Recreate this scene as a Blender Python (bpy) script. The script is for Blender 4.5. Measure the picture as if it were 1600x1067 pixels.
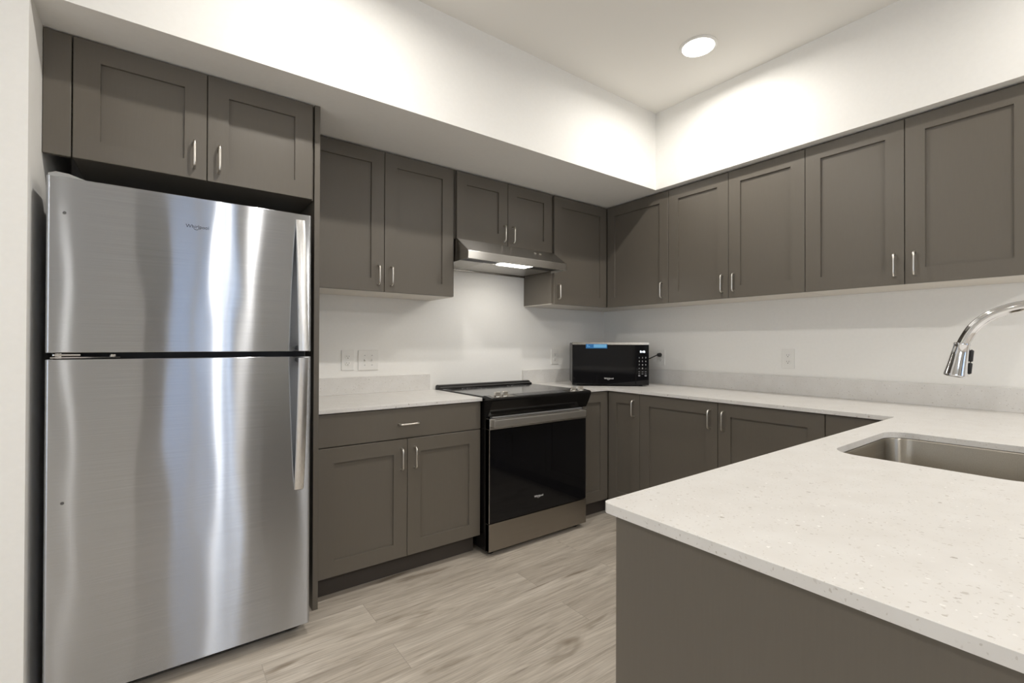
import bpy, bmesh, math
from mathutils import Vector, Matrix

for o in list(bpy.data.objects):
    bpy.data.objects.remove(o)
SC = bpy.context.scene
COL = SC.collection
PI = math.pi

# ------------------------------------------------------------------ camera
CAM = (-3.1949, -2.9058, 1.2259)
cd = bpy.data.cameras.new('camera')
cd.sensor_fit = 'HORIZONTAL'
cd.sensor_width = 36.0
cd.lens = 730.33 / 1600 * 36.0
cd.clip_start = 0.02
cam = bpy.data.objects.new('camera', cd)
COL.objects.link(cam)
right = Vector((0.80276, -0.59629, 0.003139))
up = Vector((-0.005756, -0.002485, 0.99998))
fwd = Vector((0.59627, 0.80277, 0.005428))
m = Matrix((right, up, -fwd)).transposed().to_4x4()
m.translation = Vector(CAM)
cam.matrix_world = m
SC.camera = cam

# ------------------------------------------------------------------ world, exposure
w = bpy.data.worlds.new('sky')
SC.world = w
w.use_nodes = True
wn = w.node_tree.nodes
wl = w.node_tree.links
wn.clear()
wout = wn.new('ShaderNodeOutputWorld')
wbg = wn.new('ShaderNodeBackground')
wbg.inputs['Color'].default_value = (0.72, 0.84, 1.0, 1)
wbg.inputs['Strength'].default_value = 3.6
wl.new(wbg.outputs[0], wout.inputs[0])
SC.view_settings.view_transform = 'Standard'
SC.view_settings.look = 'None'
SC.view_settings.exposure = 0.28
SC.view_settings.gamma = 1.0
SC.view_settings.use_curve_mapping = False
SC.cycles.use_denoising = True
SC.cycles.max_bounces = 10
SC.cycles.diffuse_bounces = 6
SC.cycles.sample_clamp_indirect = 6.0

LAMP_COLOR = (1.0, 0.955, 0.895)
CEIL = 2.8686
LAMPS = [(-0.846, -1.455, 8.8, 172), (-2.64, -1.455, 11, 172), (-0.846, -3.05, 5.2, 176), (-2.62, -3.5, 3.0, 165),
         (-0.846, -4.9, 17, 172), (-2.62, -4.9, 27, 172), (-4.7, -1.9, 7, 150), (-4.7, -3.4, 9, 150), (-4.7, -4.9, 10, 150)]  # this row: unseen living area lights, added as fill for the kitchen
for (lx, ly, lp, ls) in LAMPS:
    ld = bpy.data.lights.new('downlight_beam', 'AREA')
    ld.shape = 'DISK'
    ld.size = 0.07
    ld.energy = lp
    ld.color = LAMP_COLOR
    ld.spread = math.radians(ls)
    lo = bpy.data.objects.new('downlight_beam', ld)
    lo.location = (lx, ly, CEIL - 0.016)
    COL.objects.link(lo)


# ------------------------------------------------------------------ materials
def new_mat(name):
    mt = bpy.data.materials.new(name)
    mt.use_nodes = True
    nt = mt.node_tree
    return mt, nt, nt.nodes['Principled BSDF']


def node(nt, kind, **kw):
    n = nt.nodes.new(kind)
    for k, v in kw.items():
        if k in n.inputs:
            n.inputs[k].default_value = v
        else:
            setattr(n, k, v)
    return n


def mapping(nt, scale, space='Object'):
    tc = node(nt, 'ShaderNodeTexCoord')
    mp = node(nt, 'ShaderNodeMapping')
    mp.inputs['Scale'].default_value = scale
    nt.links.new(tc.outputs[space], mp.inputs['Vector'])
    return mp


def ramp(nt, stops):
    r = node(nt, 'ShaderNodeValToRGB')
    e = r.color_ramp.elements
    while len(e) > 1:
        e.remove(e[-1])
    e[0].position, e[0].color = stops[0][0], tuple(stops[0][1]) + (1,)
    for p, c in stops[1:]:
        x = e.new(p)
        x.color = tuple(c) + (1,)
    return r


def simple(name, color, rough=0.5, metal=0.0, noise=0.0, nscale=(30, 30, 30), bump=0.0, spec=0.5):
    mt, nt, b = new_mat(name)
    b.inputs['Base Color'].default_value = tuple(color) + (1,)
    b.inputs['Roughness'].default_value = rough
    b.inputs['Metallic'].default_value = metal
    b.inputs['Specular IOR Level'].default_value = spec
    if noise or bump:
        mp = mapping(nt, nscale)
        nz = node(nt, 'ShaderNodeTexNoise', Scale=1.0, Detail=4.0)
        nt.links.new(mp.outputs[0], nz.inputs['Vector'])
        if noise:
            c0 = [max(0, c * (1 - noise)) for c in color]
            c1 = [min(1, c * (1 + noise)) for c in color]
            r = ramp(nt, [(0.3, c0), (0.7, c1)])
            nt.links.new(nz.outputs['Fac'], r.inputs[0])
            nt.links.new(r.outputs[0], b.inputs['Base Color'])
        if bump:
            bp = node(nt, 'ShaderNodeBump', Strength=bump, Distance=0.002)
            nt.links.new(nz.outputs['Fac'], bp.inputs['Height'])
            nt.links.new(bp.outputs[0], b.inputs['Normal'])
    return mt


def emitter(name, color, strength):
    mt, nt, b = new_mat(name)
    b.inputs['Base Color'].default_value = (0.8, 0.8, 0.8, 1)
    b.inputs['Emission Color'].default_value = tuple(color) + (1,)
    b.inputs['Emission Strength'].default_value = strength
    return mt


M = {}
M['wall'] = simple('wall_paint', (0.87, 0.86, 0.83), 0.75, noise=0.01, nscale=(60, 60, 60), bump=0.05)
M['ceiling'] = simple('ceiling_paint', (0.86, 0.845, 0.805), 0.85, bump=0.06, nscale=(90, 90, 90))
M['paint'] = simple('cabinet_paint', (0.130, 0.115, 0.094), 0.38, noise=0.02, nscale=(260, 260, 12))
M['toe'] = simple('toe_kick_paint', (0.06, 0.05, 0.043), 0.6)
M['melamine'] = simple('pale_melamine', (0.66, 0.62, 0.56), 0.5)
M['nickel'] = simple('brushed_nickel', (0.78, 0.75, 0.70), 0.28, 1.0)
M['chrome'] = simple('chrome', (0.74, 0.74, 0.75), 0.06, 1.0)
M['black_gloss'] = simple('black_glass', (0.006, 0.006, 0.007), 0.05, spec=0.28)
M['black'] = simple('black_enamel', (0.007, 0.0065, 0.0065), 0.16, spec=0.25)
M['black_matte'] = simple('black_plastic', (0.015, 0.015, 0.016), 0.55)
M['rubber'] = simple('dark_gasket', (0.02, 0.02, 0.022), 0.7)
M['cooktop'] = simple('cooktop_glass', (0.02, 0.02, 0.021), 0.10, noise=0.3, nscale=(300, 300, 300))
M['grey_plastic'] = simple('grey_plastic', (0.33, 0.33, 0.32), 0.45)
M['case'] = simple('dark_steel_case', (0.10, 0.10, 0.10), 0.5)
M['plate'] = simple('white_plate', (0.82, 0.81, 0.78), 0.4)
M['slot'] = simple('socket_slot', (0.05, 0.045, 0.04), 0.6)
M['blue'] = simple('blue_film', (0.02, 0.16, 0.42), 0.35)
M['lightblue'] = simple('pale_blue_print', (0.18, 0.48, 0.78), 0.35)
M['logo_dark'] = simple('dark_lettering', (0.03, 0.03, 0.035), 0.4)
M['logo_light'] = simple('silver_lettering', (0.75, 0.75, 0.75), 0.35)
M['dim_print'] = simple('grey_print', (0.40, 0.40, 0.42), 0.4)
M['display'] = emitter('clock_digits', (0.8, 0.9, 1.0), 3.0)
M['lens'] = emitter('lit_lens', (1.0, 0.95, 0.86), 9.0)
M['hood_lens'] = emitter('lit_hood_lens', (1.0, 0.95, 0.85), 8.0)
M['trim_white'] = simple('white_trim', (0.85, 0.84, 0.81), 0.5)
M['mesh_filter'] = simple('filter_mesh', (0.55, 0.53, 0.50), 0.35, 1.0, noise=0.25, nscale=(250, 250, 250))
M['reflected_dark'] = simple('reflected_dark_paint', (0.022, 0.021, 0.02), 0.5)  # for the added dark shape mirrored in the refrigerator
M['sky_screen_blue'] = simple('blue_grey_screen', (0.60, 0.71, 0.88), 0.9)  # bluish tone of the added screen mirrored in the refrigerator
M['greige'] = simple('greige_paint', (0.52, 0.50, 0.46), 0.8)
M['scuff'] = simple('scuff_grey', (0.12, 0.12, 0.12), 0.5, 0.6)


def steel(name, color, rough, aniso, tangent, wave=0.0):
    mt, nt, b = new_mat(name)
    nt.nodes.remove(b)
    b = node(nt, 'ShaderNodeBsdfAnisotropic', Roughness=rough, Anisotropy=aniso)
    nt.links.new(b.outputs[0], nt.nodes['Material Output'].inputs['Surface'])
    cv = node(nt, 'ShaderNodeCombineXYZ')
    for i, a in enumerate('XYZ'):
        cv.inputs[a].default_value = tangent[i]
    nt.links.new(cv.outputs[0], b.inputs['Tangent'])
    # fine brushing in the colour
    sc = [400, 400, 400]
    sc[max(range(3), key=lambda i: abs(tangent[i]))] = 3   # long along the grain
    mp = mapping(nt, sc)
    nz = node(nt, 'ShaderNodeTexNoise', Scale=1.0, Detail=3.0)
    nt.links.new(mp.outputs[0], nz.inputs['Vector'])
    r = ramp(nt, [(0.3, [c * 0.93 for c in color]), (0.7, [min(1, c * 1.05) for c in color])])
    nt.links.new(nz.outputs['Fac'], r.inputs[0])
    nt.links.new(r.outputs[0], b.inputs['Color'])
    if wave:
        mp2 = mapping(nt, (5.0, 1.0, 1.6))
        n2 = node(nt, 'ShaderNodeTexNoise', Scale=1.0, Detail=1.0)
        nt.links.new(mp2.outputs[0], n2.inputs['Vector'])
        bp = node(nt, 'ShaderNodeBump', Strength=1.0, Distance=wave)
        nt.links.new(n2.outputs['Fac'], bp.inputs['Height'])
        nt.links.new(bp.outputs[0], b.inputs['Normal'])
    return mt


M['fridge_steel'] = steel('fridge_stainless', (0.52, 0.54, 0.575), 0.20, 0.82, (1, 0, 0), wave=0.0035)
M['steel'] = steel('brushed_stainless', (0.58, 0.565, 0.54), 0.27, 0.62, (1, 0, 0))
M['side_steel'] = steel('side_stainless', (0.58, 0.565, 0.54), 0.30, 0.5, (0, 1, 0))
M['handle_steel'] = simple('handle_stainless', (0.72, 0.705, 0.67), 0.36, 1.0)
M['dark_steel'] = steel('warm_stainless', (0.36, 0.335, 0.30), 0.27, 0.62, (1, 0, 0))
M['bright_steel'] = steel('bright_stainless', (0.84, 0.84, 0.84), 0.34, 0.3, (0, 0, 1))
M['sink_steel'] = steel('sink_stainless', (0.40, 0.37, 0.32), 0.32, 0.4, (1, 0, 0))


def quartz():
    mt, nt, b = new_mat('white_quartz')
    b.inputs['Roughness'].default_value = 0.28
    tc = node(nt, 'ShaderNodeTexCoord')
    n1 = node(nt, 'ShaderNodeTexNoise', Scale=14.0, Detail=3.0)
    nt.links.new(tc.outputs['Object'], n1.inputs['Vector'])
    base = ramp(nt, [(0.3, (0.69, 0.672, 0.645)), (0.7, (0.735, 0.722, 0.70))])
    nt.links.new(n1.outputs['Fac'], base.inputs[0])
    col = base.outputs[0]
    for (sc, thr, cc, seed, keep) in ((42, 0.16, (0.40, 0.37, 0.33), 0, 0.70), (95, 0.20, (0.50, 0.47, 0.43), 3.7, 0.55), (140, 0.24, (0.56, 0.53, 0.49), 5.9, 0.5), (70, 0.16, (0.93, 0.92, 0.90), 8.1, 0.7)):
        mp = node(nt, 'ShaderNodeMapping')
        mp.inputs['Location'].default_value = (seed, seed * 1.3, seed * .7)
        nt.links.new(tc.outputs['Object'], mp.inputs['Vector'])
        nd = node(nt, 'ShaderNodeTexNoise', Scale=120.0, Detail=1.0)
        nt.links.new(tc.outputs['Object'], nd.inputs['Vector'])
        ad = node(nt, 'ShaderNodeMixRGB', blend_type='LINEAR_LIGHT')
        ad.inputs[0].default_value = 0.006
        nt.links.new(mp.outputs[0], ad.inputs[1])
        nt.links.new(nd.outputs['Color'], ad.inputs[2])
        v = node(nt, 'ShaderNodeTexVoronoi', Scale=sc)
        nt.links.new(ad.outputs[0], v.inputs['Vector'])
        lt = node(nt, 'ShaderNodeMath', operation='LESS_THAN')
        nt.links.new(v.outputs['Distance'], lt.inputs[0])
        lt.inputs[1].default_value = thr
        # keep only some of the cells
        sep = node(nt, 'ShaderNodeSeparateColor')
        nt.links.new(v.outputs['Color'], sep.inputs[0])
        gt = node(nt, 'ShaderNodeMath', operation='GREATER_THAN')
        nt.links.new(sep.outputs[0], gt.inputs[0])
        gt.inputs[1].default_value = keep
        mu = node(nt, 'ShaderNodeMath', operation='MULTIPLY')
        nt.links.new(lt.outputs[0], mu.inputs[0])
        nt.links.new(gt.outputs[0], mu.inputs[1])
        mu2 = node(nt, 'ShaderNodeMath', operation='MULTIPLY')
        nt.links.new(mu.outputs[0], mu2.inputs[0])
        nt.links.new(sep.outputs[1], mu2.inputs[1])
        mx = node(nt, 'ShaderNodeMixRGB')
        nt.links.new(mu2.outputs[0], mx.inputs[0])
        nt.links.new(col, mx.inputs[1])
        mx.inputs[2].default_value = cc + (1,)
        col = mx.outputs[0]
    nt.links.new(col, b.inputs['Base Color'])
    return mt


M['quartz'] = quartz()


def vinyl():
    mt, nt, b = new_mat('vinyl_plank')
    b.inputs['Roughness'].default_value = 0.5
    tc = node(nt, 'ShaderNodeTexCoord')
    br = node(nt, 'ShaderNodeTexBrick', Scale=1.0)
    br.offset = 0.37
    br.inputs['Brick Width'].default_value = 1.22
    br.inputs['Row Height'].default_value = 0.18
    br.inputs['Mortar Size'].default_value = 0.0012
    br.inputs['Color1'].default_value = (0.0, 0.0, 0.0, 1)
    br.inputs['Color2'].default_value = (1, 1, 1, 1)
    br.inputs['Mortar'].default_value = (0.5, 0.5, 0.5, 1)
    nt.links.new(tc.outputs['Object'], br.inputs['Vector'])
    # grain: noise stretched along the plank, shifted from plank to plank
    sh = node(nt, 'ShaderNodeVectorMath', operation='MULTIPLY_ADD')
    nt.links.new(br.outputs['Color'], sh.inputs[0])
    sh.inputs[1].default_value = (13.0, 7.0, 5.0)
    nt.links.new(tc.outputs['Object'], sh.inputs[2])
    mp = node(nt, 'ShaderNodeMapping')
    mp.inputs['Scale'].default_value = (1.3, 12.0, 1.0)
    nt.links.new(sh.outputs[0], mp.inputs['Vector'])
    n1 = node(nt, 'ShaderNodeTexNoise', Scale=1.0, Detail=9.0, Roughness=0.66, Distortion=2.2)
    nt.links.new(mp.outputs[0], n1.inputs['Vector'])
    r1 = ramp(nt, [(0.27, (0.31, 0.268, 0.22)), (0.42, (0.475, 0.425, 0.362)), (0.6, (0.57, 0.518, 0.45)), (0.78, (0.66, 0.61, 0.54))])
    nt.links.new(n1.outputs['Fac'], r1.inputs[0])
    mp2 = node(nt, 'ShaderNodeMapping')
    mp2.inputs['Scale'].default_value = (6.0, 170.0, 1.0)
    nt.links.new(sh.outputs[0], mp2.inputs['Vector'])
    n2 = node(nt, 'ShaderNodeTexNoise', Scale=1.0, Detail=4.0)
    nt.links.new(mp2.outputs[0], n2.inputs['Vector'])
    r2 = ramp(nt, [(0.3, (0.80, 0.79, 0.78)), (0.62, (1.07, 1.07, 1.07))])
    nt.links.new(n2.outputs['Fac'], r2.inputs[0])
    mx = node(nt, 'ShaderNodeMixRGB', blend_type='MULTIPLY')
    mx.inputs[0].default_value = 1.0
    nt.links.new(r1.outputs[0], mx.inputs[1])
    nt.links.new(r2.outputs[0], mx.inputs[2])
    # plank to plank tone
    r3 = ramp(nt, [(0.0, (0.92, 0.91, 0.90)), (1.0, (1.06, 1.06, 1.06))])
    nt.links.new(br.outputs['Color'], r3.inputs[0])
    mx2 = node(nt, 'ShaderNodeMixRGB', blend_type='MULTIPLY')
    mx2.inputs[0].default_value = 1.0
    nt.links.new(mx.outputs[0], mx2.inputs[1])
    nt.links.new(r3.outputs[0], mx2.inputs[2])
    # knots
    mp4 = node(nt, 'ShaderNodeMapping')
    mp4.inputs['Scale'].default_value = (2.2, 9.0, 1.0)
    nt.links.new(sh.outputs[0], mp4.inputs['Vector'])
    nk = node(nt, 'ShaderNodeTexNoise', Scale=1.0, Detail=3.0, Distortion=0.6)
    nt.links.new(mp4.outputs[0], nk.inputs['Vector'])
    rk = ramp(nt, [(0.60, (1, 1, 1)), (0.72, (0.52, 0.48, 0.43))])
    nt.links.new(nk.outputs['Fac'], rk.inputs[0])
    mx4 = node(nt, 'ShaderNodeMixRGB', blend_type='MULTIPLY')
    mx4.inputs[0].default_value = 1.0
    nt.links.new(mx2.outputs[0], mx4.inputs[1])
    nt.links.new(rk.outputs[0], mx4.inputs[2])
    mx3 = node(nt, 'ShaderNodeMixRGB')
    nt.links.new(br.outputs['Fac'], mx3.inputs[0])
    nt.links.new(mx4.outputs[0], mx3.inputs[1])
    mx3.inputs[2].default_value = (0.36, 0.32, 0.27, 1)
    nt.links.new(mx3.outputs[0], b.inputs['Base Color'])
    bp = node(nt, 'ShaderNodeBump', Strength=0.15, Distance=0.001)
    nt.links.new(n2.outputs['Fac'], bp.inputs['Height'])
    nt.links.new(bp.outputs[0], b.inputs['Normal'])
    return mt


M['floor'] = vinyl()


# ------------------------------------------------------------------ mesh helpers
def add_box(bm, x0, x1, y0, y1, z0, z1, bevel=0.0, seg=2):
    if x0 > x1: x0, x1 = x1, x0
    if y0 > y1: y0, y1 = y1, y0
    if z0 > z1: z0, z1 = z1, z0
    vs = [bm.verts.new(p) for p in ((x0, y0, z0), (x1, y0, z0), (x1, y1, z0), (x0, y1, z0),
                                    (x0, y0, z1), (x1, y0, z1), (x1, y1, z1), (x0, y1, z1))]
    fs = [bm.faces.new([vs[i] for i in f]) for f in ((3, 2, 1, 0), (4, 5, 6, 7), (0, 1, 5, 4), (1, 2, 6, 5), (2, 3, 7, 6), (3, 0, 4, 7))]
    if bevel:
        es = list({e for f in fs for e in f.edges})
        bmesh.ops.bevel(bm, geom=es, offset=bevel, segments=seg, profile=0.5, affect='EDGES')


def add_tube(bm, pts, r, seg=12, cap=True):
    pts = [Vector(p) for p in pts]
    rs = r if isinstance(r, (list, tuple)) else [r] * len(pts)
    n = len(pts)
    tan = []
    for i in range(n):
        a = pts[max(0, i - 1)]
        b = pts[min(n - 1, i + 1)]
        tan.append((b - a).normalized())
    ref = Vector((0, 0, 1)) if abs(tan[0].z) < 0.9 else Vector((1, 0, 0))
    u = tan[0].cross(ref).normalized()
    rings = []
    for i in range(n):
        u = (u - tan[i] * u.dot(tan[i])).normalized()
        v = tan[i].cross(u)
        rings.append([bm.verts.new(pts[i] + (u * math.cos(2 * PI * k / seg) + v * math.sin(2 * PI * k / seg)) * rs[i]) for k in range(seg)])
    for a, b in zip(rings, rings[1:]):
        for k in range(seg):
            bm.faces.new((a[k], a[(k + 1) % seg], b[(k + 1) % seg], b[k]))
    if cap:
        bm.faces.new(rings[0][::-1])
        bm.faces.new(rings[-1])


def add_prism(bm, poly, axis, a0, a1):
    """extrude a 2D polygon along an axis; poly is in the other two axes, in xyz order"""
    def P(p, a):
        q = list(p)
        q.insert('xyz'.index(axis), a)
        return q
    A = [bm.verts.new(P(p, a0)) for p in poly]
    B = [bm.verts.new(P(p, a1)) for p in poly]
    n = len(poly)
    bm.faces.new(A[::-1])
    bm.faces.new(B)
    for i in range(n):
        bm.faces.new((A[i], A[(i + 1) % n], B[(i + 1) % n], B[i]))


def add_slab(bm, outer, holes, z0, z1):
    """flat slab with holes from closed 2D loops"""
    edges = []
    loops = []
    for lp in [outer] + holes:
        vs = [bm.verts.new((p[0], p[1], z1)) for p in lp]
        loops.append(vs)
        edges += [bm.edges.new((vs[i], vs[(i + 1) % len(vs)])) for i in range(len(vs))]
    res = bmesh.ops.triangle_fill(bm, use_beauty=True, use_dissolve=False, edges=edges)
    top = [g for g in res['geom'] if isinstance(g, bmesh.types.BMFace)]
    low = {v: bm.verts.new((v.co.x, v.co.y, z0)) for lp in loops for v in lp}
    for f in top:
        bm.faces.new([low[v] for v in reversed(f.verts)])
    for lp in loops:
        for i in range(len(lp)):
            a, b = lp[i], lp[(i + 1) % len(lp)]
            bm.faces.new((a, b, low[b], low[a]))


def rrect(x0, x1, y0, y1, r, seg=8):
    pts = []
    for (cx, cy, a) in ((x1 - r, y1 - r, 0), (x0 + r, y1 - r, 90), (x0 + r, y0 + r, 180), (x1 - r, y0 + r, 270)):
        for k in range(seg + 1):
            t = math.radians(a + 90 * k / seg)
            pts.append((cx + r * math.cos(t), cy + r * math.sin(t)))
    return pts


def obj(name, bm, mat, parent=None, smooth=None, bevel=0.0, bseg=2):
    bmesh.ops.recalc_face_normals(bm, faces=bm.faces[:])
    me = bpy.data.meshes.new(name)
    bm.to_mesh(me)
    bm.free()
    me.materials.append(mat)
    o = bpy.data.objects.new(name, me)
    COL.objects.link(o)
    if parent is not None:
        o.parent = parent
    if smooth:
        for p in me.polygons:
            p.use_smooth = True
        ang = math.radians(smooth)
        b2 = bmesh.new()
        b2.from_mesh(me)
        for e in b2.edges:
            if len(e.link_faces) == 2 and e.calc_face_angle(0) > ang:
                e.smooth = False
        b2.to_mesh(me)
        b2.free()
    if bevel:
        bv = o.modifiers.new('bevel', 'BEVEL')
        bv.width = bevel
        bv.segments = bseg
        bv.limit_method = 'ANGLE'
        bv.angle_limit = math.radians(40)
    return o


def box(name, mat, b, parent=None, bevel=0.0, seg=2):
    bm = bmesh.new()
    add_box(bm, *b, bevel=bevel, seg=seg)
    return obj(name, bm, mat, parent)


def thing(name, label, cat, loc=(0, 0, 0), rot=0.0, group=None):
    o = bpy.data.objects.new(name, None)
    o.empty_display_size = 0.1
    COL.objects.link(o)
    o.location = loc
    o.rotation_euler = (0, 0, rot)
    o['label'] = label
    o['category'] = cat
    if group:
        o['group'] = group
    return o


def struct(o):
    o['kind'] = 'structure'
    return o


def text(name, body, size, mat, parent, loc, rot, depth=0.0006, sx=1.0):
    cu = bpy.data.curves.new('lettering', 'FONT')
    cu.body = body
    cu.size = size
    cu.align_x = 'CENTER'
    cu.align_y = 'CENTER'
    cu.extrude = depth
    cu.resolution_u = 3
    tmp = bpy.data.objects.new('lettering', cu)
    COL.objects.link(tmp)
    bpy.context.view_layer.update()
    me = bpy.data.meshes.new_from_object(tmp.evaluated_get(bpy.context.evaluated_depsgraph_get()))
    bpy.data.objects.remove(tmp)
    bpy.data.curves.remove(cu)
    me.materials.clear()
    me.materials.append(mat)
    o = bpy.data.objects.new(name, me)
    COL.objects.link(o)
    if parent is not None:
        o.parent = parent
    o.location = loc
    o.rotation_euler = rot
    o.scale = (sx, 1, 1)
    return o


def lettering_with_swoosh(name, size, mat, parent, loc, rot):
    """the brand word with its ring, one mesh"""
    o = text(name, 'Whirlpool', size, mat, parent, loc, rot)
    bm = bmesh.new()
    bm.from_mesh(o.data)
    n = 28
    w, h = size * 0.95, size * 0.42
    cx, cy = -size * 0.25, -size * 0.12
    # an open ring under the word
    for k in range(n):
        a0 = math.radians(150 + 240 * k / n)
        a1 = math.radians(150 + 240 * (k + 1) / n)
        t0 = size * 0.035 * math.sin(PI * k / n) + 0.0001
        t1 = size * 0.035 * math.sin(PI * (k + 1) / n) + 0.0001
        q = []
        for (a, t) in ((a0, -t0), (a1, -t1), (a1, t1), (a0, t0)):
            q.append((cx + (w / 2 + t) * math.cos(a), cy - size * 0.1 + (h + t) * math.sin(a), 0.0006))
        bm.faces.new([bm.verts.new(p) for p in q])
    bm.to_mesh(o.data)
    bm.free()
    return o


# ------------------------------------------------------------------ the room
XL = -7.0            # far left of the room
YB = -7.0            # wall behind the camera
AX, AY = -3.541, -0.838   # corner of the wall left of the refrigerator
SA, SB, ZS = 0.846, 0.395, 2.325

struct(box('floor', M['floor'], (XL, 0.0, YB, 0.0, -0.1, 0.0)))
struct(box('ceiling', M['ceiling'], (XL, 0.0, YB, 0.0, CEIL, CEIL + 0.1)))
struct(box('wall_back', M['wall'], (AX, 0.12, 0.0, 0.12, -0.1, CEIL + 0.1)))
struct(box('wall_right', M['wall'], (0.0, 0.12, YB, 0.0, -0.1, CEIL + 0.1)))
struct(box('wall_left', M['wall'], (XL, AX, AY, 0.12, 0.0, CEIL)))
bm = bmesh.new()
add_box(bm, XL - 0.12, XL, YB, -5.6, -0.1, CEIL + 0.1)
add_box(bm, XL - 0.12, XL, -3.4, 0.12, -0.1, CEIL + 0.1)
add_box(bm, XL - 0.12, XL, -5.6, -3.4, -0.1, 0.5)
add_box(bm, XL - 0.12, XL, -5.6, -3.4, 1.9, CEIL + 0.1)
struct(obj('wall_far_left', bm, M['wall']))
bm = bmesh.new()
for (a, b, c, d_) in ((-5.6, -5.55, 0.5, 1.9), (-3.45, -3.4, 0.5, 1.9), (-5.55, -3.45, 0.5, 0.55), (-5.55, -3.45, 1.85, 1.9), (-4.53, -4.47, 0.55, 1.85)):
    add_box(bm, XL - 0.09, XL - 0.03, a, b, c, d_)
struct(obj('window_2', bm, M['trim_white']))  # invented window, put in to bring fill daylight onto the right wall
# soffits over the wall cabinets
struct(box('wall_soffit_back', M['wall'], (AX, 0.0, -SA, 0.0, ZS, CEIL)))
struct(box('wall_soffit_right', M['wall'], (-SB, 0.0, YB, -SA, ZS, CEIL)))
# wall behind the camera, with a glazed opening and a dark door invented for the refrigerator's reflection
bm = bmesh.new()
holes = [(-3.36, -1.86, 0.08, 2.55)]
add_box(bm, XL, -3.36, YB - 0.15, YB, -0.1, CEIL + 0.1)
add_box(bm, -3.36, -1.86, YB - 0.15, YB, -0.1, 0.08)
add_box(bm, -3.36, -1.86, YB - 0.15, YB, 2.55, CEIL + 0.1)
add_box(bm, -1.86, 0.12, YB - 0.15, YB, -0.1, CEIL + 0.1)
struct(obj('wall_front', bm, M['greige']))
for k, (x0, x1, z0, z1) in enumerate(holes):
    bm = bmesh.new()
    f = 0.05
    add_box(bm, x0, x0 + f, YB - 0.1, YB - 0.04, z0, z1)
    add_box(bm, x1 - f, x1, YB - 0.1, YB - 0.04, z0, z1)
    add_box(bm, x0 + f, x1 - f, YB - 0.1, YB - 0.04, z0, z0 + f)
    add_box(bm, x0 + f, x1 - f, YB - 0.1, YB - 0.04, z1 - f, z1)
    c = -2.84 if k == 0 else (x0 + x1) / 2
    add_box(bm, c - 0.035, c + 0.035, YB - 0.1, YB - 0.04, z0 + f, z1 - f)
    struct(obj('window_%d' % (k + 1), bm, M['trim_white']))
# invented screen outside the glazing: panels gapped for bright sky streaks on the refrigerator
bm = bmesh.new()
add_box(bm, -4.6, -1.0, -8.3, YB - 0.16, -0.1, 0.0)
add_box(bm, -4.6, -2.34, -8.3, -8.15, 0.0, 3.0)
add_box(bm, -2.12, -1.93, -8.3, -8.15, 0.0, 3.0)
add_box(bm, -1.83, -1.0, -8.3, -8.15, 0.0, 3.0)
struct(obj('added_sky_screen', bm, M['sky_screen_blue']))
bm = bmesh.new()
add_box(bm, -3.98, -3.362, YB + 0.001, YB + 0.04, 0.0, 2.6, bevel=0.004)
struct(obj('added_dark_door', bm, M['reflected_dark']))  # unseen, put in to give the refrigerator a dark reflected band


# ------------------------------------------------------------------ cabinet parts
def door_mesh(x0, x1, z0, z1, yf, th=0.02, stile=0.074, rec=0.010, flat=False):
    """shaker front: outer frame with a recessed centre panel; front at y=yf"""
    bm = bmesh.new()
    if flat:
        add_box(bm, x0, x1, yf, yf + th, z0, z1, bevel=0.0015)
        return bm
    b = 0.0015
    s = stile
    yb = yf + th
    loops = []
    def ring(i, y):
        return [bm.verts.new(p) for p in ((x0 + i, y, z0 + i), (x1 - i, y, z0 + i), (x1 - i, y, z1 - i), (x0 + i, y, z1 - i))]
    loops = [ring(0, yb), ring(0, yf + b), ring(b, yf), ring(s, yf), ring(s + 0.001, yf + rec)]
    bm.faces.new(loops[0][::-1])
    for a, c in zip(loops, loops[1:]):
        for k in range(4):
            bm.faces.new((a[k], a[(k + 1) % 4], c[(k + 1) % 4], c[k]))
    bm.faces.new(loops[-1])
    return bm


def pull_mesh(c, horizontal=False, L=0.117, out=0.03, r=0.0048):
    """bow pull centred at c on the door face (front is -y)"""
    bm = bmesh.new()
    h = L / 2 - r
    prof = [(-h, 0.0), (-h, -out * 0.55), (-h + 0.003, -out * 0.82), (-h + 0.009, -out), (-h + 0.02, -out - 0.001),
            (h - 0.02, -out - 0.001), (h - 0.009, -out), (h - 0.003, -out * 0.82), (h, -out * 0.55), (h, 0.0)]
    pts = []
    for (a, y) in prof:
        pts.append((c[0] + a, c[1] + y, c[2]) if horizontal else (c[0], c[1] + y, c[2] + a))
    add_tube(bm, pts, r, 10)
    return bm


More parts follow.
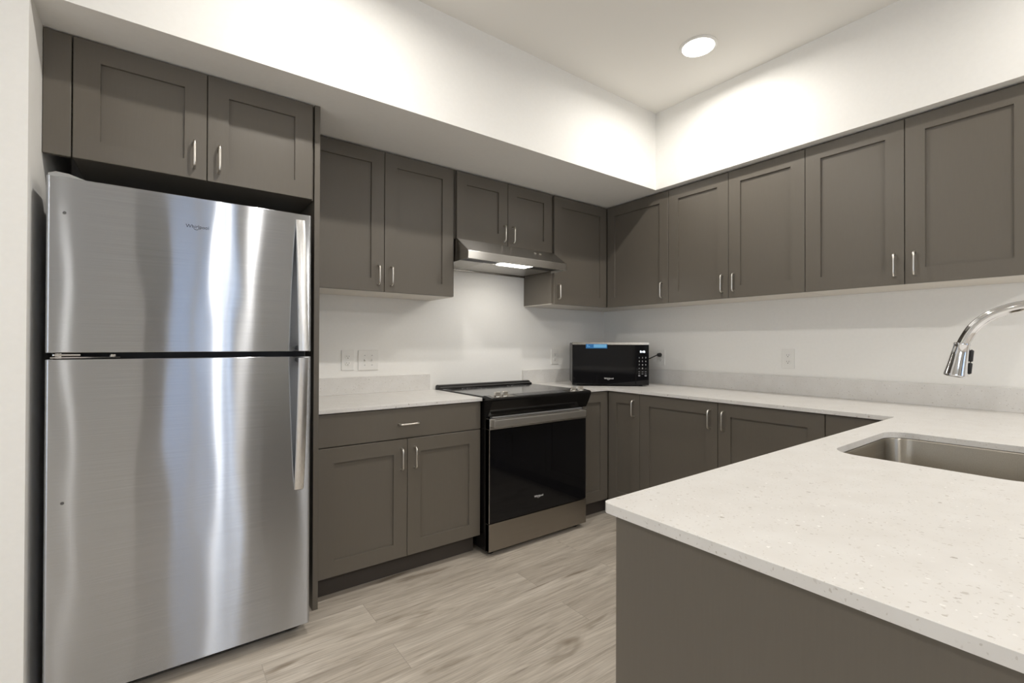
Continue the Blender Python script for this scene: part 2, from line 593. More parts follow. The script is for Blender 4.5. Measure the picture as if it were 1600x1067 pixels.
def cabinet(name, label, cat, loc, rot, w, depth, h, doors, group=None, underside=True, bodies=None, body_mat='paint', top_gap=0.0):
    """local frame: x along the wall, front at y=-depth, z up from the cabinet's bottom.
    doors: (x0, x1, z0, z1, pull) with pull None or (x, z) or (x, z, 'h'); flat fronts carry 'flat' as a 6th item"""
    t = thing(name, label, cat, loc, rot, group)
    bm = bmesh.new()
    yb = -depth + 0.0205
    for b in (bodies or [(0, w, yb, -0.002, 0.004 if underside else 0, h)]):
        add_box(bm, *b, bevel=0.001, seg=1)
    obj('carcass', bm, M[body_mat], t)
    if underside:
        box('bottom_panel', M['melamine'], (0.001, w - 0.001, yb + 0.002, -0.003, 0.0, 0.0038), t)
    for d in doors:
        x0, x1, z0, z1, p = d[:5]
        flat = len(d) > 5 and d[5] == 'flat'
        pname = 'drawer_front' if (p and len(p) > 2) else ('filler_panel' if flat else 'door')
        o = obj(pname, door_mesh(x0, x1, z0, z1, -depth, flat=flat), M['paint'], t)
        if p:
            obj('handle', pull_mesh((p[0], -depth, p[1]), horizontal=len(p) > 2), M['nickel'], o, smooth=50)
    return t


D = 0.345
ZB = 1.52
ZT = 2.314 - ZB      # door top above cabinet bottom
HU = ZS - 0.001 - ZB
PZ = 0.097           # pull centre above the bottom of a wall cabinet
RB = -PI / 2         # right-wall cabinets face -x


def upA(label, x0, x1, doors, zb=ZB, d=D, **kw):
    dd = [(a - x0, b - x0, z0 - zb, z1 - zb, None if p is None else (p[0] - x0, p[1] - zb)) + tuple(r) for (a, b, z0, z1, p, *r) in doors]
    return cabinet('wall_cabinet', label, 'wall cabinet', (x0, 0, zb), 0, x1 - x0, d, ZS - 0.001 - zb, dd, **kw)


upA('taupe two-door wall cabinet between the tall refrigerator panel and the range hood', -2.6195, -1.7365,
    [(-2.6175, -2.1985, ZB, 2.314, (-2.234, 1.612)), (-2.1955, -1.7535, ZB, 2.314, (-2.158, 1.612))])
upA('short taupe two-door wall cabinet directly above the range hood', -1.7345, -0.9245,
    [(-1.7265, -1.3315, 1.889, 2.314, (-1.367, 1.968)), (-1.3285, -0.9345, 1.889, 2.314, (-1.292, 1.968))], zb=1.889, underside=False)
upA('taupe single-door wall cabinet right of the range hood, above the microwave', -0.9235, -0.002,
    [(-0.9085, -0.349, ZB, 2.314, (-0.872, 1.612))])


def upB(label, y0, y1, doors):
    # local x = y0 - y
    dd = [(y0 - a, y0 - b, 0.0, ZT, (y0 - p, PZ - 0.003) if p else None) for (a, b, p) in doors]
    return cabinet('wall_cabinet', label, 'wall cabinet', (0, y0, ZB), RB, y0 - y1, D, HU, dd)


upB('taupe wall cabinet in the corner of the right wall, its one door half shaded', -0.3265, -0.917,
    [(-0.349, -0.915, -0.868)])
upB('taupe two-door wall cabinet in the middle of the right wall', -0.918, -1.795,
    [(-0.918, -1.3522, -1.317), (-1.355, -1.7925, -1.392)])
upB('taupe two-door wall cabinet above the sink end, nearest to the viewer', -1.796, -2.666,
    [(-1.7953, -2.2273, -2.192), (-2.2302, -2.664, -2.268)])

# deep cabinet over the refrigerator
ZF = 1.886
upA('deep taupe two-door cabinet above the stainless refrigerator', -3.462, -2.647,
    [(-3.463, -3.0625, ZF, 2.319, (-3.104, 1.981)), (-3.0595, -2.6555, ZF, 2.319, (-3.019, 1.981)), (-3.5395, -3.467, ZF, 2.319, None, 'flat')],
    zb=ZF, d=0.64, underside=False)
# tall end panel
o = box('end_panel', M['paint'], (-2.6455, -2.6215, -0.638, -0.002, 0.0, ZS - 0.001), bevel=0.001, seg=1)
o['label'] = 'tall narrow taupe end panel standing against the refrigerator right side'
o['category'] = 'cabinet panel'

# ------------------------------------------------------------------ base cabinets
ZD = 0.1159
CT, CBt = 0.914, 0.894
DB = 0.6117


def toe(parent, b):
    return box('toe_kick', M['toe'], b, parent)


x0 = -2.6195
t = cabinet('base_cabinet', 'taupe base cabinet with one wide drawer over two doors, left of the range', 'base cabinet', (x0, 0, 0), 0, 0.902, DB, 0.893,
            [(0.002, 0.9015, 0.7335, 0.889, (-2.166 - x0, 0.809, 'h'), 'flat'),
             (0.002, 0.4475, ZD, 0.7285, (-2.206 - x0, 0.628)), (0.4505, 0.9015, ZD, 0.7285, (-2.131 - x0, 0.628))],
            underside=False, bodies=[(0, 0.902, -DB + 0.0205, -0.002, ZD - 0.003, 0.893)])
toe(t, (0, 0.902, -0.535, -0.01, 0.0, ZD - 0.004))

# corner cabinet right of the range, with a bi-fold pair of doors round the corner
t = thing('base_cabinet', 'taupe corner base cabinet right of the range, doors meeting at the inside corner', 'base cabinet', (-0.918, 0, 0))
bm = bmesh.new()
add_box(bm, 0, 0.916, -DB + 0.0205, -0.002, ZD - 0.003, 0.893)
add_box(bm, 0.918 - 0.6065, 0.916, -0.8905, -DB + 0.0200, ZD - 0.003, 0.893)
obj('carcass', bm, M['paint'], t)
obj('door', door_mesh(0.006, 0.918 - 0.629, ZD, 0.889, -DB), M['paint'], t)
d = obj('door', door_mesh(0.0, 0.275, ZD, 0.889, 0.0), M['paint'], t)
d.location = (0.918 - 0.627, -0.6155, 0)
d.rotation_euler = (0, 0, RB)
obj('handle', pull_mesh((0.2295, 0.0, 0.790)), M['nickel'], d, smooth=50)
bm = bmesh.new()
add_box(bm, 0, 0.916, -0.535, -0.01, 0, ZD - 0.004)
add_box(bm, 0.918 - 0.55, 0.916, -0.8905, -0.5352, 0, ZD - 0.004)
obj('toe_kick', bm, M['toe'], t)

y0 = -0.892
t = cabinet('base_cabinet', 'taupe two-door base cabinet under the right wall counter', 'base cabinet', (0, y0, 0), RB, 1.395, 0.627, 0.893,
            [(0.001, 0.5515, ZD, 0.889, (0.506, 0.790)), (0.5545, 1.0985, ZD, 0.889, (0.591, 0.790)), (1.1015, 1.395, ZD, 0.889, None, 'flat')],
            underside=False, bodies=[(0, 1.395, -0.6065, -0.002, ZD - 0.003, 0.893)])
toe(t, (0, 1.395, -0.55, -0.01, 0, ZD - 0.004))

# peninsula
t = thing('peninsula_cabinet', 'taupe peninsula base with a plain flat end panel, in the foreground', 'base cabinet', (-1.55, -2.7, 0))
ox, oy = 1.55, 2.7
bm = bmesh.new()
def pb(x0, x1, y0, y1, z0, z1):
    add_box(bm, x0 + ox, x1 + ox, y0 + oy, y1 + oy, z0, z1)
pb(-2.4555, -0.002, -3.08, -2.312, ZD - 0.003, 0.60)
pb(-2.4555, -1.75, -3.08, -2.312, 0.6001, 0.893)
pb(-0.95, -0.002, -3.08, -2.312, 0.6001, 0.893)
pb(-1.7499, -0.9501, -2.330, -2.312, 0.6001, 0.893)
pb(-1.7499, -0.9501, -3.08, -2.96, 0.6001, 0.893)
obj('carcass', bm, M['paint'], t)
box('end_panel', M['paint'], (-2.4775 + ox, -2.456 + ox, -3.10 + oy, -2.286 + oy, 0.0, 0.893), t, bevel=0.001, seg=1)
box('back_panel', M['paint'], (-2.4555 + ox, -0.002 + ox, -3.10 + oy, -3.0805 + oy, 0.0, 0.893), t)
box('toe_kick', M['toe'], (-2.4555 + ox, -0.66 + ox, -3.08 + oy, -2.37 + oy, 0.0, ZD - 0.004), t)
for (a, b, hs) in ((-2.450, -1.85, 1), (-1.847, -1.35, -1), (-1.347, -0.86, 1)):
    d = obj('door', door_mesh(0.0, b - a, ZD, 0.889, 0.0), M['paint'], t)
    d.location = (b + ox, -2.291 + oy, 0)
    d.rotation_euler = (0, 0, PI)
    obj('handle', pull_mesh((0.04 if hs > 0 else (b - a) - 0.04, 0.0, 0.79)), M['nickel'], d, smooth=50)

# ------------------------------------------------------------------ worktops
bm = bmesh.new()
add_box(bm, -2.6205, -1.7115, -0.6235, -0.001, CBt, CT)
t = obj('countertop', bm, M['quartz'], bevel=0.002)
t['label'] = 'short white quartz countertop between the refrigerator panel and the range'
t['category'] = 'countertop'
bm = bmesh.new()
add_box(bm, -2.6205, -1.7445, -0.02, -0.001, CT, 1.020)
obj('backsplash', bm, M['quartz'], t, bevel=0.0015)

PX, PY = -2.4957, -2.266
SX0, SX1, SY0, SY1 = -1.622, -1.066, -2.785, -2.355
outer = [(-0.913, -0.001), (-0.913, -0.6235)]
def arc(cx, cy, r, a0, a1, n=6):
    return [(cx + r * math.cos(math.radians(a0 + (a1 - a0) * k / n)), cy + r * math.sin(math.radians(a0 + (a1 - a0) * k / n))) for k in range(n + 1)]
outer += arc(-0.643 - 0.012, -0.6235 - 0.012, 0.012, 90, 0, 4)
outer += arc(-0.643 - 0.008, PY + 0.008, 0.008, 0, -90, 4)
outer += arc(PX + 0.016, PY - 0.016, 0.016, 90, 180, 6)
outer += arc(PX + 0.016, -3.15 + 0.016, 0.016, 180, 270, 6)
outer += [(-0.001, -3.15), (-0.001, -0.001)]
bm = bmesh.new()
add_slab(bm, outer, [rrect(SX0, SX1, SY0, SY1, 0.075, 10)[::-1]], CBt, CT)
t = obj('countertop', bm, M['quartz'], bevel=0.0025)
t['label'] = 'large speckled white quartz U-shaped countertop running round the corner and over the peninsula'
t['category'] = 'countertop'
box('backsplash', M['quartz'], (-0.938, -0.0205, -0.02, -0.001, CT, 1.021), t, bevel=0.0015)
box('backsplash', M['quartz'], (-0.02, -0.001, -3.15, -0.001, CT, 1.028), t, bevel=0.0015)

# ------------------------------------------------------------------ sink
t = thing('sink', 'undermount stainless steel sink basin set into the peninsula countertop', 'sink', (-1.344, -2.57, 0.69))
bm = bmesh.new()
prof = [(0.018, CBt - 0.001), (-0.004, CBt - 0.001), (-0.006, CBt - 0.006), (-0.010, 0.74), (-0.018, 0.715), (-0.04, 0.70), (-0.12, 0.694)]
rings = []
for (e, z) in prof:
    r = max(0.02, 0.075 + e)
    rings.append([bm.verts.new((p[0] + 1.344, p[1] + 2.57, z - 0.69)) for p in rrect(SX0 - e, SX1 + e, SY0 - e, SY1 + e, r, 10)])
n = len(rings[0])
for a, b in zip(rings, rings[1:]):
    for k in range(n):
        bm.faces.new((a[k], a[(k + 1) % n], b[(k + 1) % n], b[k]))
bm.faces.new(rings[-1])
o = obj('basin', bm, M['sink_steel'], t, smooth=40)
sd = o.modifiers.new('thickness', 'SOLIDIFY')
sd.thickness = 0.0015
bm = bmesh.new()
add_tube(bm, [(0, 0, 0.0045), (0, 0, 0.0075)], [0.045, 0.042], 24)
obj('drain', bm, M['chrome'], t, smooth=40)

# ------------------------------------------------------------------ faucet
FX, FY = -1.345, -2.862
t = thing('faucet', 'polished chrome gooseneck pull-down faucet arching over the sink', 'faucet', (FX, FY, CT))
bm = bmesh.new()
add_tube(bm, [(0, 0, 0.0005), (0, 0, 0.012), (0, 0, 0.02), (0, 0, 0.11), (0, 0, 0.118)], [0.029, 0.029, 0.024, 0.021, 0.0145], 24)
obj('base', bm, M['chrome'], t, smooth=40)
world = [(-2.862, 1.02), (-2.862, 1.12), (-2.861, 1.19), (-2.854, 1.245), (-2.838, 1.285), (-2.812, 1.313), (-2.78, 1.328), (-2.745, 1.333), (-2.71, 1.331),
         (-2.675, 1.320), (-2.645, 1.302), (-2.622, 1.277), (-2.607, 1.250), (-2.598, 1.228)]
# smooth the path (Catmull-Rom)
def smoothpath(p, n=4):
    out = []
    for i in range(len(p) - 1):
        a, b, c, d = p[max(0, i - 1)], p[i], p[i + 1], p[min(len(p) - 1, i + 2)]
        for k in range(n):
            u = k / n
            out.append(tuple(0.5 * (2 * b[j] + (c[j] - a[j]) * u + (2 * a[j] - 5 * b[j] + 4 * c[j] - d[j]) * u * u + (3 * b[j] - a[j] - 3 * c[j] + d[j]) * u ** 3) for j in range(len(b))))
    out.append(p[-1])
    return out
bm = bmesh.new()
add_tube(bm, [(0, y - FY, z - CT) for (y, z) in smoothpath(world)], 0.0145, 20)
obj('spout', bm, M['chrome'], t, smooth=40)
a, b = Vector((0, -2.5975 - FY, 1.233 - CT)), Vector((0, -2.582 - FY, 1.137 - CT))
dirv = (b - a)
bm = bmesh.new()
st = [(0.0, 0.0155), (0.012, 0.0185), (0.05, 0.0190), (0.07, 0.0178), (0.35, 0.0200), (0.65, 0.0228), (0.93, 0.0262), (0.97, 0.0268), (1.0, 0.0255)]
add_tube(bm, [a + dirv * s for s, r in st], [r for s, r in st], 28)
head = obj('spray_head', bm, M['chrome'], t, smooth=40)
bm = bmesh.new()
dn = dirv.normalized()
side = Vector((0.35, -0.93, 0)).normalized()
side = (side - dn * side.dot(dn)).normalized()
for (s0, s1) in ((0.20, 0.50), (0.58, 0.86)):
    r0 = 0.0185 + 0.0075 * s0
    r1 = 0.0185 + 0.0075 * s1
    add_tube(bm, [a + dirv * (s0 - 0.02) + side * (r0 + 0.001), a + dirv * s0 + side * (r0 + 0.003), a + dirv * s1 + side * (r1 + 0.003), a + dirv * (s1 + 0.02) + side * (r1 + 0.001)], [0.003, 0.0052, 0.0052, 0.003], 10)
obj('spray_buttons', bm, M['black_matte'], head, smooth=50)
bm = bmesh.new()
add_tube(bm, [a + dirv * 0.99, a + dirv * 1.015], [0.0215, 0.020], 24)
obj('nozzle', bm, M['grey_plastic'], head, smooth=40)
bm = bmesh.new()
add_tube(bm, [(0.018, 0, 0.07), (0.045, 0, 0.075), (0.075, -0.01, 0.11), (0.095, -0.015, 0.14)], [0.011, 0.011, 0.007, 0.006], 14)
obj('lever', bm, M['chrome'], t, smooth=40)

# ------------------------------------------------------------------ refrigerator
RX0, RX1 = -3.503, -2.700
RF = -0.820
t = thing('refrigerator', 'tall stainless steel top-freezer refrigerator standing left of the tall panel', 'refrigerator', ((RX0 + RX1) / 2, -0.42, 0))
cx, cy = (RX0 + RX1) / 2, -0.42
W = (RX1 - RX0) / 2
def L(y): return y - cy
box('case', M['case'], (-W + 0.006, W - 0.006, L(-0.745), L(-0.05), 0.03, 1.748), t, bevel=0.006)
box('gasket', M['rubber'], (-W + 0.012, W - 0.012, L(-0.758), L(-0.746), 0.07, 1.755), t)
box('toe_grille', M['black_matte'], (-W + 0.02, W - 0.02, L(-0.72), L(-0.746), 0.012, 0.029), t)
def fr_door(z0, z1):
    bm = bmesh.new()
    # plan outline with softly rounded front edges
    o_ = [(-W, L(-0.759)), (-W, L(RF) + 0.010)] + [(-W + 0.010 - 0.010 * math.cos(q), L(RF) + 0.010 - 0.010 * math.sin(q)) for q in (0.4, 0.8, 1.2)] + [(-W + 0.010, L(RF))]
    o_ += [(-x, y) for (x, y) in o_[::-1]]
    add_prism(bm, o_, 'z', z0, z1)
    return bm
fd = obj('freezer_door', fr_door(1.193, 1.764), M['fridge_steel'], t, smooth=40, bevel=0.002)
cdr = obj('fridge_door', fr_door(0.055, 1.171), M['fridge_steel'], t, smooth=40, bevel=0.002)
def fr_handle(z_gap, z_far, parent):
    """a flat bar: flush with the door at its far end, standing out beside the gap"""
    s = 1 if z_far > z_gap else -1
    n = 14
    H = abs(z_far - z_gap)
    bm = bmesh.new()
    xa, xb = -2.763 - cx, -2.727 - cx
    rows = []
    for k in range(n + 1):
        u = k / n
        z = z_gap + s * H * u
        out = 0.072 * (1 - u) ** 0.75 + 0.006
        y = L(RF) - out
        rows.append([bm.verts.new((xa, y + 0.004, z)), bm.verts.new((xa + 0.003, y, z)), bm.verts.new((xb - 0.003, y, z)), bm.verts.new((xb, y + 0.004, z)),
                     bm.verts.new((xb, y + min(0.014, out + 0.0), z)), bm.verts.new((xa, y + min(0.014, out + 0.0), z))])
    for a_, b_ in zip(rows, rows[1:]):
        for k in range(6):
            bm.faces.new((a_[k], a_[(k + 1) % 6], b_[(k + 1) % 6], b_[k]))
    bm.faces.new(rows[0])
    bm.faces.new(rows[-1][::-1])
    h = obj('handle', bm, M['bright_steel'], parent, smooth=60)
    za, zb_ = (z_gap, z_gap + s * 0.022)
    box('handle_bracket', M['black_matte'], (xa + 0.006, xb - 0.006, L(RF) - 0.066, L(RF), min(za, zb_) + 0.002, max(za, zb_)), h, bevel=0.002)
    return h
fr_handle(1.196, 1.738, fd)
fr_handle(1.168, 0.622, cdr)
lettering_with_swoosh('badge', 0.0172, M['logo_dark'], fd, (-3.0995 - cx, L(RF) - 0.0007, 1.656), (PI / 2, 0, 0))
for (par, z) in ((fd, 1.648), (cdr, 0.705)):
    bm = bmesh.new()
    add_tube(bm, [(-3.459 - cx, L(RF) - 0.0012, z), (-3.459 - cx, L(RF) + 0.001, z)], [0.0045, 0.0055], 10)
    obj('plug_button', bm, M['scuff'], par, smooth=40)
# top hinge cover
bm = bmesh.new()
pr = [(-W + 0.002, 1.765), (-W + 0.002, 1.776), (-W + 0.02, 1.784), (-W + 0.05, 1.782), (-W + 0.085, 1.771), (-W + 0.105, 1.765)]
add_prism(bm, pr, 'y', L(-0.80), L(-0.66))
obj('hinge_cover', bm, M['grey_plastic'], t, smooth=50)
# centre hinge in the gap
bm = bmesh.new()
add_box(bm, -W + 0.012, -W + 0.185, L(-0.812), L(-0.758), 1.1745, 1.1785)
add_box(bm, -W + 0.018, -W + 0.085, L(-0.816), L(-0.79), 1.182, 1.1885, bevel=0.002)
add_tube(bm, [(-W + 0.03, L(-0.795), 1.1735), (-W + 0.03, L(-0.795), 1.1905)], 0.009, 14)
add_tube(bm, [(-W + 0.165, L(-0.80), 1.1745), (-W + 0.165, L(-0.80), 1.1865)], 0.009, 12)
obj('hinge', bm, M['chrome'], t)
for sx in (-1, 1):
    bm = bmesh.new()
    add_tube(bm, [(sx * (W - 0.06), L(-0.70), 0.0005), (sx * (W - 0.06), L(-0.70), 0.03)], 0.02, 14)
    obj('foot', bm, M['black_matte'], t, smooth=40)

# ------------------------------------------------------------------ range
GX0, GX1 = -1.7055, -0.921
t = thing('range', 'black and stainless slide-in electric range between the two base cabinets', 'range', ((GX0 + GX1) / 2, -0.34, 0))
cx, cy = (GX0 + GX1) / 2, -0.34
W = (GX1 - GX0) / 2
def L(y): return y - cy
box('body', M['black'], (-W, W, L(-0.648), L(-0.012), 0.03, 0.905), t, bevel=0.002)
bm = bmesh.new()
add_box(bm, -W, W, L(-0.622), L(-0.06), 0.9055, 0.9215, bevel=0.003)
cook = obj('cooktop', bm, M['cooktop'], t)
# burner rings drawn on the glass
bm = bmesh.new()
for (bx, by, br) in ((-0.19, -0.20, 0.085), (0.19, -0.20, 0.085), (-0.19, -0.44, 0.105), (0.19, -0.44, 0.105), (0.0, -0.30, 0.055)):
    n = 40
    for rr in (br, br * 0.62):
        A = [bm.verts.new((bx + rr * math.cos(2 * PI * k / n), L(by) + rr * math.sin(2 * PI * k / n), 0.9219)) for k in range(n)]
        B = [bm.verts.new((bx + (rr - 0.002) * math.cos(2 * PI * k / n), L(by) + (rr - 0.002) * math.sin(2 * PI * k / n), 0.9219)) for k in range(n)]
        for k in range(n):
            bm.faces.new((A[k], A[(k + 1) % n], B[(k + 1) % n], B[k]))
obj('burner_marking', bm, M['dim_print'], cook)
bm = bmesh.new()
add_prism(bm, [(L(-0.105), 0.922), (L(-0.10), 0.930), (L(-0.085), 0.934), (L(-0.072), 0.944), (L(-0.05), 0.947), (L(-0.03), 0.943), (L(-0.022), 0.932), (L(-0.022), 0.9055), (L(-0.0595), 0.9055), (L(-0.0595), 0.922)], 'x', -W - 0.006 + 0.006, W)
obj('rear_vent_trim', bm, M['black'], t, bevel=0.001)
# control panel
bm = bmesh.new()
prof = [(L(-0.6225), 0.908), (L(-0.6225), 0.9235), (L(-0.64), 0.9265), (L(-0.715), 0.9185), (L(-0.722), 0.912), (L(-0.722), 0.900), (L(-0.700), 0.85), (L(-0.676), 0.808), (L(-0.6485), 0.806), (L(-0.6485), 0.908)]
add_prism(bm, prof, 'x', -W - 0.004, W + 0.006)
cp = obj('control_panel', bm, M['black'], t, bevel=0.0015)
def top_z(y):   # sloped top of the control panel
    return 0.9265 + (0.9185 - 0.9265) * (-0.64 - y) / 0.075
def plate(x0, x1, y0, y1, mat, nm, lift=0.0008):
    bm = bmesh.new()
    vs = [(x0, y0), (x1, y0), (x1, y1), (x0, y1)]
    lo = [bm.verts.new((x, L(y), top_z(y) - 0.0003)) for x, y in vs]
    hi = [bm.verts.new((x, L(y), top_z(y) + lift)) for x, y in vs]
    bm.faces.new(hi)
    bm.faces.new(lo[::-1])
    for k in range(4):
        bm.faces.new((lo[k], lo[(k + 1) % 4], hi[(k + 1) % 4], hi[k]))
    return obj(nm, bm, mat, cp)
plate(-W + 0.02, -W + 0.165, -0.711, -0.648, M['steel'], 'knob_plate')
plate(W - 0.185, W - 0.012, -0.711, -0.648, M['steel'], 'knob_plate')
plate(-W + 0.19, W - 0.20, -0.705, -0.652, M['black_gloss'], 'touch_panel')
for k in range(9):
    for j in range(2):
        xx = -W + 0.22 + k * 0.043
        yy = -0.668 - j * 0.02
        box('touch_marking', M['dim_print'], (xx, xx + 0.018, L(yy), L(yy - 0.003), top_z(yy) + 0.0007, top_z(yy) + 0.0013), cp)
for kx in (-W + 0.058, -W + 0.112, W - 0.118, W - 0.052):
    ky = -0.682
    kz = top_z(ky)
    bm = bmesh.new()
    add_tube(bm, [(kx, L(ky), kz - 0.001), (kx, L(ky), kz + 0.006), (kx, L(ky) - 0.001, kz + 0.007)], [0.0215, 0.0205, 0.017], 24)
    kb = obj('knob', bm, M['steel'], t, smooth=40)
    bm = bmesh.new()
    add_box(bm, kx - 0.018, kx + 0.018, L(ky) - 0.008, L(ky) + 0.008, kz + 0.0065, kz + 0.027, bevel=0.003)
    obj('knob_grip', bm, M['nickel'], kb)
# oven door
od = box('oven_door', M['black_gloss'], (-W + 0.006, W - 0.006, L(-0.684), L(-0.649), 0.197, 0.733), t, bevel=0.002)
box('door_edge_trim', M['steel'], (-W + 0.001, -W + 0.0055, L(-0.683), L(-0.649), 0.197, 0.733), od)
box('door_edge_trim', M['steel'], (W - 0.0055, W - 0.001, L(-0.683), L(-0.649), 0.197, 0.733), od)
box('door_top_trim', M['steel'], (-W + 0.001, W - 0.001, L(-0.688), L(-0.649), 0.7335, 0.796), od, bevel=0.002)
bm = bmesh.new()
add_box(bm, -W + 0.008, W - 0.043, L(-0.726), L(-0.711), 0.751, 0.793, bevel=0.003)
add_box(bm, -W + 0.0085, -W + 0.034, L(-0.7112), L(-0.6885), 0.752, 0.792)
add_box(bm, W - 0.069, W - 0.0435, L(-0.7112), L(-0.6885), 0.752, 0.792)
obj('handle', bm, M['handle_steel'], od)
bm = bmesh.new()
add_box(bm, -W + 0.03, W - 0.03, L(-0.672), L(-0.650), 0.7975, 0.8045)
obj('door_vent', bm, M['grey_plastic'], od)
lettering_with_swoosh('badge', 0.0172, M['logo_light'], od, (-1.335 - cx, L(-0.6848), 0.290), (PI / 2, 0, 0))
box('storage_drawer', M['dark_steel'], (-W + 0.001, W - 0.001, L(-0.684), L(-0.649), 0.034, 0.1925), t, bevel=0.002)
for (sx, fy) in ((-1, -0.62), (1, -0.62), (-1, -0.08), (1, -0.08)):
    bm = bmesh.new()
    add_tube(bm, [(sx * (W - 0.05), L(fy), 0.0005), (sx * (W - 0.05), L(fy), 0.0295)], 0.018, 12)
    obj('foot', bm, M['black_matte'], t, smooth=40)

# ------------------------------------------------------------------ range hood
HX0, HX1 = -1.730, -0.922
cx = (HX0 + HX1) / 2
W = (HX1 - HX0) / 2
t = thing('range_hood', 'slim stainless under-cabinet range hood with its lamp lit above the range', 'range hood', (cx, -0.2, 1.74))
def L(y): return y + 0.2
Z0 = 1.745 - 1.74
bm = bmesh.new()
prof = [(L(-0.003), 0.143), (L(-0.3235), 0.143), (L(-0.3235), 0.1475), (L(-0.352), 0.1475), (L(-0.487), 0.053), (L(-0.487), Z0), (L(-0.470), Z0), (L(-0.470), Z0 + 0.02), (L(-0.015), Z0 + 0.02), (L(-0.015), Z0), (L(-0.003), Z0)]
add_prism(bm, prof, 'x', -W + 0.0016, W - 0.0016)
obj('canopy', bm, M['steel'], t, bevel=0.001)
bm = bmesh.new()
side_prof = [(L(-0.003), 0.143), (L(-0.3235), 0.143), (L(-0.3235), 0.1475), (L(-0.352), 0.1475), (L(-0.487), 0.053), (L(-0.487), Z0), (L(-0.003), Z0)]
add_prism(bm, side_prof, 'x', -W, -W + 0.0015)
obj('side_panel', bm, M['side_steel'], t)
bm = bmesh.new()
add_prism(bm, side_prof, 'x', W - 0.0015, W)
obj('side_panel', bm, M['side_steel'], t)
box('grease_filter', M['mesh_filter'], (-0.20, W - 0.03, L(-0.34), L(-0.03), Z0 + 0.010, Z0 + 0.0195), t)
box('under_plate', M['steel'], (-W + 0.03, -0.201, L(-0.34), L(-0.03), Z0 + 0.010, Z0 + 0.0195), t)
box('lamp_recess', M['black_matte'], (-W + 0.02, W - 0.02, L(-0.465), L(-0.345), Z0 + 0.012, Z0 + 0.0198), t)
box('lamp_lens', M['hood_lens'], (-0.105, 0.13, L(-0.46), L(-0.35), Z0 + 0.004, Z0 + 0.0118), t, bevel=0.002)
for bx in (0.19, 0.235):
    # two push buttons on the slope
    y_, z_ = -0.40, 0.1475 - 0.0945 * (0.048 / 0.135)
    nv = Vector((0, -0.573, 0.819))
    p = Vector((bx, L(y_), z_))
    bm = bmesh.new()
    add_tube(bm, [p - nv * 0.001, p + nv * 0.005], [0.010, 0.009], 14)
    obj('button', bm, M['nickel'], t, smooth=40)
hl = bpy.data.lights.new('hood_beam', 'AREA')
hl.shape = 'RECTANGLE'
hl.size, hl.size_y = 0.22, 0.10
hl.energy = 1.4
hl.color = (1.0, 0.95, 0.88)
ho = bpy.data.objects.new('hood_beam', hl)
ho.location = (cx + 0.012, -0.405, 1.745)
COL.objects.link(ho)

# ------------------------------------------------------------------ microwave
A_, B_ = Vector((-0.740, -0.360, 0)), Vector((-0.310, -0.727, 0))
wv = B_ - A_
WM = wv.length / 2
ang = math.atan2(wv.y, wv.x)
cmid = (A_ + B_) / 2
t = thing('microwave', 'black countertop microwave with a blue sticker, set diagonally in the corner', 'microwave', (cmid.x, cmid.y, CT), ang)
# local: x along the front, +y goes back into the corner
box('case', M['case'], (-WM + 0.002, WM - 0.002, 0.030, 0.385, 0.012, 0.324), t, bevel=0.004)
bm = bmesh.new()
add_box(bm, -WM, WM, 0.0, 0.0295, 0.009, 0.327, bevel=0.002)
fr = obj('front_frame', bm, M['black'], t)
box('top_trim', M['steel'], (-WM + 0.001, WM - 0.001, -0.0045, -0.0003, 0.3095, 0.3265), fr)
XS = WM - 0.098
dr = box('door', M['black_gloss'], (-WM + 0.005, XS - 0.001, -0.006, -0.0003, 0.011, 0.308), t, bevel=0.0015)
pn = box('keypad_panel', M['black_gloss'], (XS + 0.001, WM - 0.003, -0.006, -0.0003, 0.011, 0.308), t, bevel=0.0015)
box('window_screen', M['black_gloss'], (-WM + 0.05, XS - 0.05, -0.0072, -0.0061, 0.125, 0.262), dr)
lettering_with_swoosh('badge', 0.0165, M['logo_light'], dr, (-0.012, -0.0067, 0.058), (PI / 2, 0, 0))
box('sticker', M['blue'], (-WM + 0.100, -WM + 0.258, -0.0078, -0.0063, 0.281, 0.314), dr)
s_ = bpy.data.objects
box('sticker_print', M['lightblue'], (-WM + 0.158, -WM + 0.252, -0.0088, -0.0079, 0.288, 0.311), dr)
bm = bmesh.new()
for (px_, pz_) in ((0.108, 0.292), (0.108, 0.302), (0.120, 0.292)):
    add_box(bm, -WM + px_, -WM + px_ + 0.010, -0.0086, -0.0079, pz_, pz_ + 0.006)
obj('sticker_marks', bm, M['lightblue'], dr)
text('clock', '0:46', 0.022, M['display'], pn, (XS + 0.050, -0.0067, 0.257), (PI / 2, 0, 0))
keys = ['1', '2', '3', '4', '5', '6', '7', '8', '9', '+', '0', '-']
for i, ch in enumerate(keys):
    text('key_digit', ch, 0.014, M['logo_light'], pn, (XS + 0.026 + 0.0235 * (i % 3), -0.0067, 0.213 - 0.0265 * (i // 3)), (PI / 2, 0, 0))
bm = bmesh.new()
for r_ in range(2):
    for c_ in range(3):
        xx = XS + 0.020 + 0.0235 * c_
        add_box(bm, xx, xx + 0.012, -0.0068, -0.0061, 0.108 - 0.016 * r_, 0.1105 - 0.016 * r_)
for c_ in (0, 2):
    xx = XS + 0.019 + 0.0235 * c_
    add_box(bm, xx, xx + 0.014, -0.0068, -0.0061, 0.076, 0.083)
obj('key_marks', bm, M['dim_print'], pn)
for (fx, fy) in ((-WM + 0.05, 0.05), (WM - 0.05, 0.05), (-WM + 0.05, 0.34), (WM - 0.05, 0.34)):
    bm = bmesh.new()
    add_tube(bm, [(fx, fy, 0.0005), (fx, fy, 0.0125)], 0.014, 12)
    obj('foot', bm, M['black_matte'], t, smooth=40)
